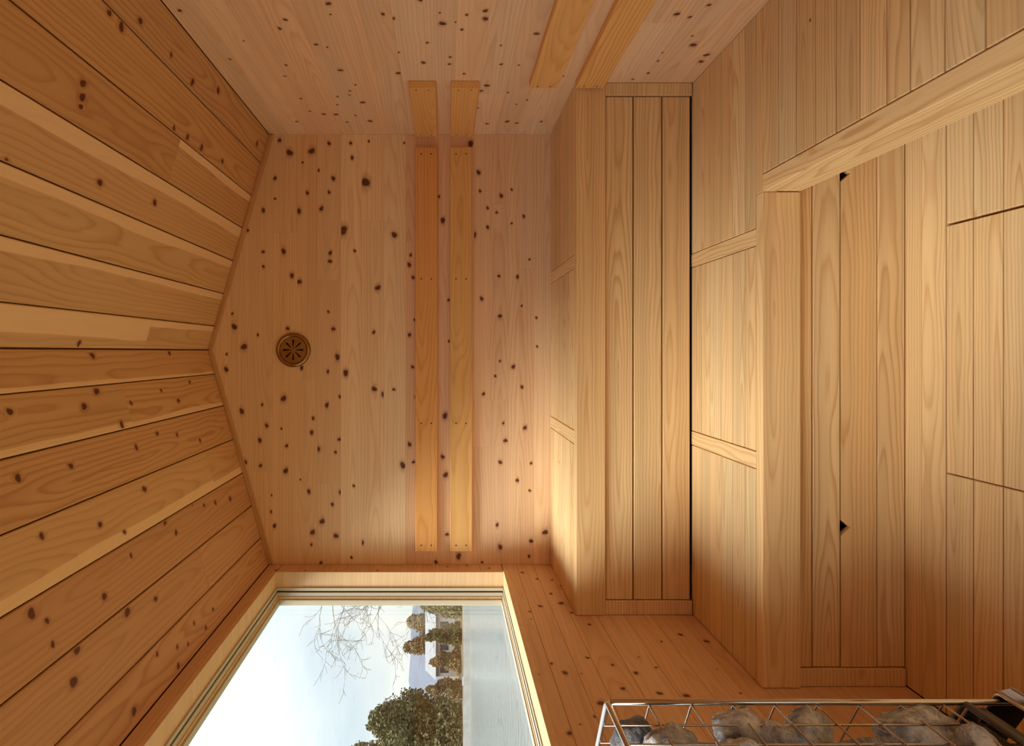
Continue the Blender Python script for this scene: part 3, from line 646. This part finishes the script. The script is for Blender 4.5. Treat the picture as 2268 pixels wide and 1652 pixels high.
def water_mat():
    t = NT('lake_water'); t.b.inputs['Base Color'].default_value = srgb(120, 126, 124); t.b.inputs['Roughness'].default_value = .12; t.b.inputs['IOR'].default_value = 1.33
    tc = t.n('ShaderNodeTexCoord'); mp = t.n('ShaderNodeMapping'); mp.inputs['Scale'].default_value = (.5, 1.6, 1.); t.lk(tc.outputs['Object'], mp.inputs[0])
    n = t.noise(mp.outputs[0], 1.4, 5., .6); bp = t.n('ShaderNodeBump'); bp.inputs['Strength'].default_value = .6; bp.inputs['Distance'].default_value = .2
    t.lk(n, bp.inputs['Height']); t.lk(bp.outputs[0], t.b.inputs['Normal']); return t.m
M['water'] = water_mat()
LZ = -2.63
def grid(name, mat, xs, ys, fz, kind='structure'):
    m = bmesh.new(); V = [[m.verts.new((x, y, fz(x, y))) for x in xs] for y in ys]
    for j in range(len(ys)-1):
        for i in range(len(xs)-1): m.faces.new((V[j][i], V[j][i+1], V[j+1][i+1], V[j+1][i]))
    me = bpy.data.meshes.new(name); m.to_mesh(me); m.free()
    for p in me.polygons: p.use_smooth = True
    o = link(name, me, mat); o['kind'] = kind; return o
lin = lambda a, b, n: [a+(b-a)*i/(n-1) for i in range(n)]
grid('lake', 'water', lin(-420, 260, 18), lin(-160, 101, 14), lambda x, y: LZ)
def bank(x, y):
    e = -9.0+1.2*math.sin(y*.13)+.6*math.sin(y*.41)
    t = max(0., min(1., (x-(e-4))/7.0)); t = t*t*(3-2*t)
    f = max(0., min(1., (30-y)/9.)); f = f*f*(3-2*f)
    return LZ-.5+(2.25)*t*f+.08*noise.noise(Vector((x*.6, y*.6, 0)))
grid('ground', 'grass', lin(-18, 40, 50), lin(-40, 42, 60), bank)
def far(x, y):
    return LZ+.9+.012*(y-101)+.5*noise.noise(Vector((x*.05, y*.05, 3)))
grid('far_shore', 'shore', lin(-420, 260, 60), lin(101, 900, 40), far)
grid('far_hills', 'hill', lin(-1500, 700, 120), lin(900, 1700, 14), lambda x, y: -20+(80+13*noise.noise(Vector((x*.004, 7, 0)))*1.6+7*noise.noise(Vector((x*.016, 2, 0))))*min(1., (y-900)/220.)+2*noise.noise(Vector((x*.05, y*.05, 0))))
structure(MB().box(-420, 260, 100.6, 101.3, LZ-.5, LZ+.95).done('quay_wall', 'conc'))

def leaves(m, c, rx, ry, rz, n, size, rnd, shell=.55):
    for _ in range(n):
        while True:
            v = Vector((rnd.uniform(-1, 1), rnd.uniform(-1, 1), rnd.uniform(-1, 1)))
            if shell < v.length < 1: break
        k = 1+.28*noise.noise(v*2.3+Vector((c[0], c[2], 1)))
        p = Vector((c[0]+v.x*rx*k, c[1]+v.y*ry*k, c[2]+v.z*rz*k))
        a = Vector((rnd.gauss(0, 1), rnd.gauss(0, 1), rnd.gauss(0, .6))).normalized(); b = a.cross(Vector((rnd.gauss(0, 1), rnd.gauss(0, 1), rnd.gauss(0, 1)))).normalized()
        s = size*rnd.uniform(.6, 1.3)
        m.bm.faces.new([m.bm.verts.new(p+a*s), m.bm.verts.new(p+b*s*.6), m.bm.verts.new(p-a*s), m.bm.verts.new(p-b*s*.6)])
def tree(name, lab, cat, x, y, h, r, mat, seed, blobs=7, n=420, size=.45, grp='trees on the far shore', low=.0):
    rnd = random.Random(seed); z0 = far(x, y)
    root = tag(empty(name, (x, y, z0)), lab, cat, grp)
    MB().tube([(x, y, z0-.3), (x+rnd.uniform(-.3, .3), y, z0+h*.4), (x+rnd.uniform(-.5, .5), y, z0+h*.85)], [.03*h, .022*h, .008*h], 8).done('trunk', 'bark', root, True)
    m = MB()
    for b in range(blobs):
        t = b/(blobs-1); zz = z0+h*(low+.12+(.80-low)*t); w = r*(1.0-.62*t)
        a = rnd.uniform(0, 6.28); leaves(m, (x+math.cos(a)*w*.35, y+math.sin(a)*w*.35, zz), w*.8, w*.8, h*.20, n, size, rnd)
    m.done('crown', mat, root)
def at(px, py, Y): return (-(py-779)*Y/FOC, ZC-(px-984)*Y/FOC)
tree('evergreen_tree', 'big dark evergreen tree on the far shore across the lake', 'tree', -64, 112, 14.2, 8.5, 'leafg', 1, 9, 2200, .3)
tree('evergreen_tree', 'tall feathery tree beyond the big evergreen at the window edge', 'tree', -80, 130, 20, 7.0, 'leafy', 2, 9, 1500, .3)
tree('shore_tree', 'low brown tree beside the big evergreen on the far shore', 'tree', -54.5, 106, 5.2, 1.9, 'leafb', 3, 6, 900, .2)
tree('shore_tree', 'brown shrub-like tree below the white house on the far shore', 'tree', -50.3, 106, 4.6, 1.9, 'leafb', 4, 6, 900, .2)
tree('shore_tree', 'greenish small tree on the far shore, right of the white house', 'tree', -46.2, 106.5, 5.6, 1.9, 'leafg', 5, 6, 900, .2)
tree('shore_tree', 'yellow willow on the far shore next to the window jamb', 'tree', -41.2, 107.5, 7.0, 2.2, 'leafy', 6, 7, 1100, .2)
tree('shore_tree', 'brown tree on the far shore half hidden by the window jamb', 'tree', -36.4, 107, 8.0, 2.6, 'leafb', 7, 7, 1100, .2)
for i, (x, y, h, r, mt, lb_) in enumerate(((-58, 142, 9.5, 5, 'leafb', 'bare brown tree behind the low brown tree on the far shore'), (-47, 150, 9.5, 6, 'leafb', 'hazy brown tree rising above the white house'), (-70, 156, 11, 5, 'leafb', 'brown tree far behind the big evergreen'), (-38, 132, 11, 6, 'leafb', 'brown tree behind the yellow willow'))):
    tree('shore_tree', lb_, 'tree', x, y, h, r, mt, 20+i, 6, 900, .3)
for i, (x, y, h, r, mt, lb_) in enumerate(((-52.4, 112, 4.2, 1.9, 'leafb', 'brown bush in front of the white house on the far shore'), (-48.2, 112, 4.4, 1.9, 'leafg', 'dull green bush right below the white house'), (-44.0, 112.5, 5.4, 2.0, 'leafb', 'brown bush between the green tree and the yellow willow'), (-39.4, 113, 7.6, 2.3, 'leafy', 'pale bush behind the yellow willow'))):
    tree('shore_bush', lb_, 'bush', x, y, h, r, mt, 40+i, 6, 900, .2, 'bushes on the far shore')
# white house on the far shore
hx, hy = -55, 122; hz = far(hx, hy)+1.2
hs = tag(empty('house', (hx, hy, hz)), 'long white house with a pale roof on the far shore', 'house')
MB().box(hx-5.5, hx+5.5, hy, hy+7, hz-2.5, hz+3.2).done('wall', 'wallw', hs)
MB().prism([(hy-.5, hz+3.1), (hy+3.5, hz+5.2), (hy+7.5, hz+3.1)], 0, hx-6, hx+6).done('roof', 'roofm', hs)
for q in range(5):
    f = MB().box(hx-4.8+q*2.1, hx-3.7+q*2.1, hy-.06, hy+.02, hz+.8, hz+2.3).done('window', 'winm', hs)
# bare tree close to the cabin, its twigs hanging into the window view
def bare_tree():
    rnd = random.Random(42); bx, by = -4.0, 15.5; bz = bank(bx, by)-.05
    root = tag(empty('bare_tree', (bx, by, bz)), 'leafless tree just outside, its twigs crossing the sky in the window', 'tree')
    MB().tube([(bx, by, bz), (bx+.05, by, 1.2), (bx-.05, by, 3.2), (bx, by+.1, 5.2)], [.14, .12, .09, .05], 10).done('trunk', 'bark', root, True)
    def grow(m, p, d, L, r, depth):
        pts = [p]; rad = [r]; n = 6
        for i in range(n):
            d = (d+Vector((rnd.gauss(0, .16), rnd.gauss(0, .16), rnd.gauss(0, .15)+.02))).normalized()
            p = p+d*L/n; pts.append(p.copy()); rad.append(max(.0035, r*(1-.75*(i+1)/n)))
            if depth < 3 and i >= 1 and rnd.random() < .8:
                sd = (d+Vector((rnd.gauss(0, .5), rnd.gauss(0, .5), rnd.gauss(0, .55)))).normalized()
                grow(m, p.copy(), sd, L*rnd.uniform(.3, .55), max(.004, rad[-1]*.7), depth+1)
        m.tube(pts, rad, 5)
    for z, dz, L in ((1.9, .16, 2.6), (2.3, .1, 2.5), (2.5, .2, 2.7), (2.9, .1, 2.7), (3.3, .0, 2.7), (3.7, .1, 2.6), (4.3, .3, 2.3), (2.7, .3, 2.0)):
        m = MB(); grow(m, Vector((bx, by, z)), Vector((-1, rnd.uniform(-.25, .25), dz)), L, .024, 0); m.done('branch', 'bark', root, True)
    for a in range(6):
        m = MB(); t = a*1.05+.5; grow(m, Vector((bx, by, 3.0+a*.35)), Vector((abs(math.cos(t)), math.sin(t), .5)), 2.4, .03, 1); m.done('branch', 'bark', root, True)
bare_tree()
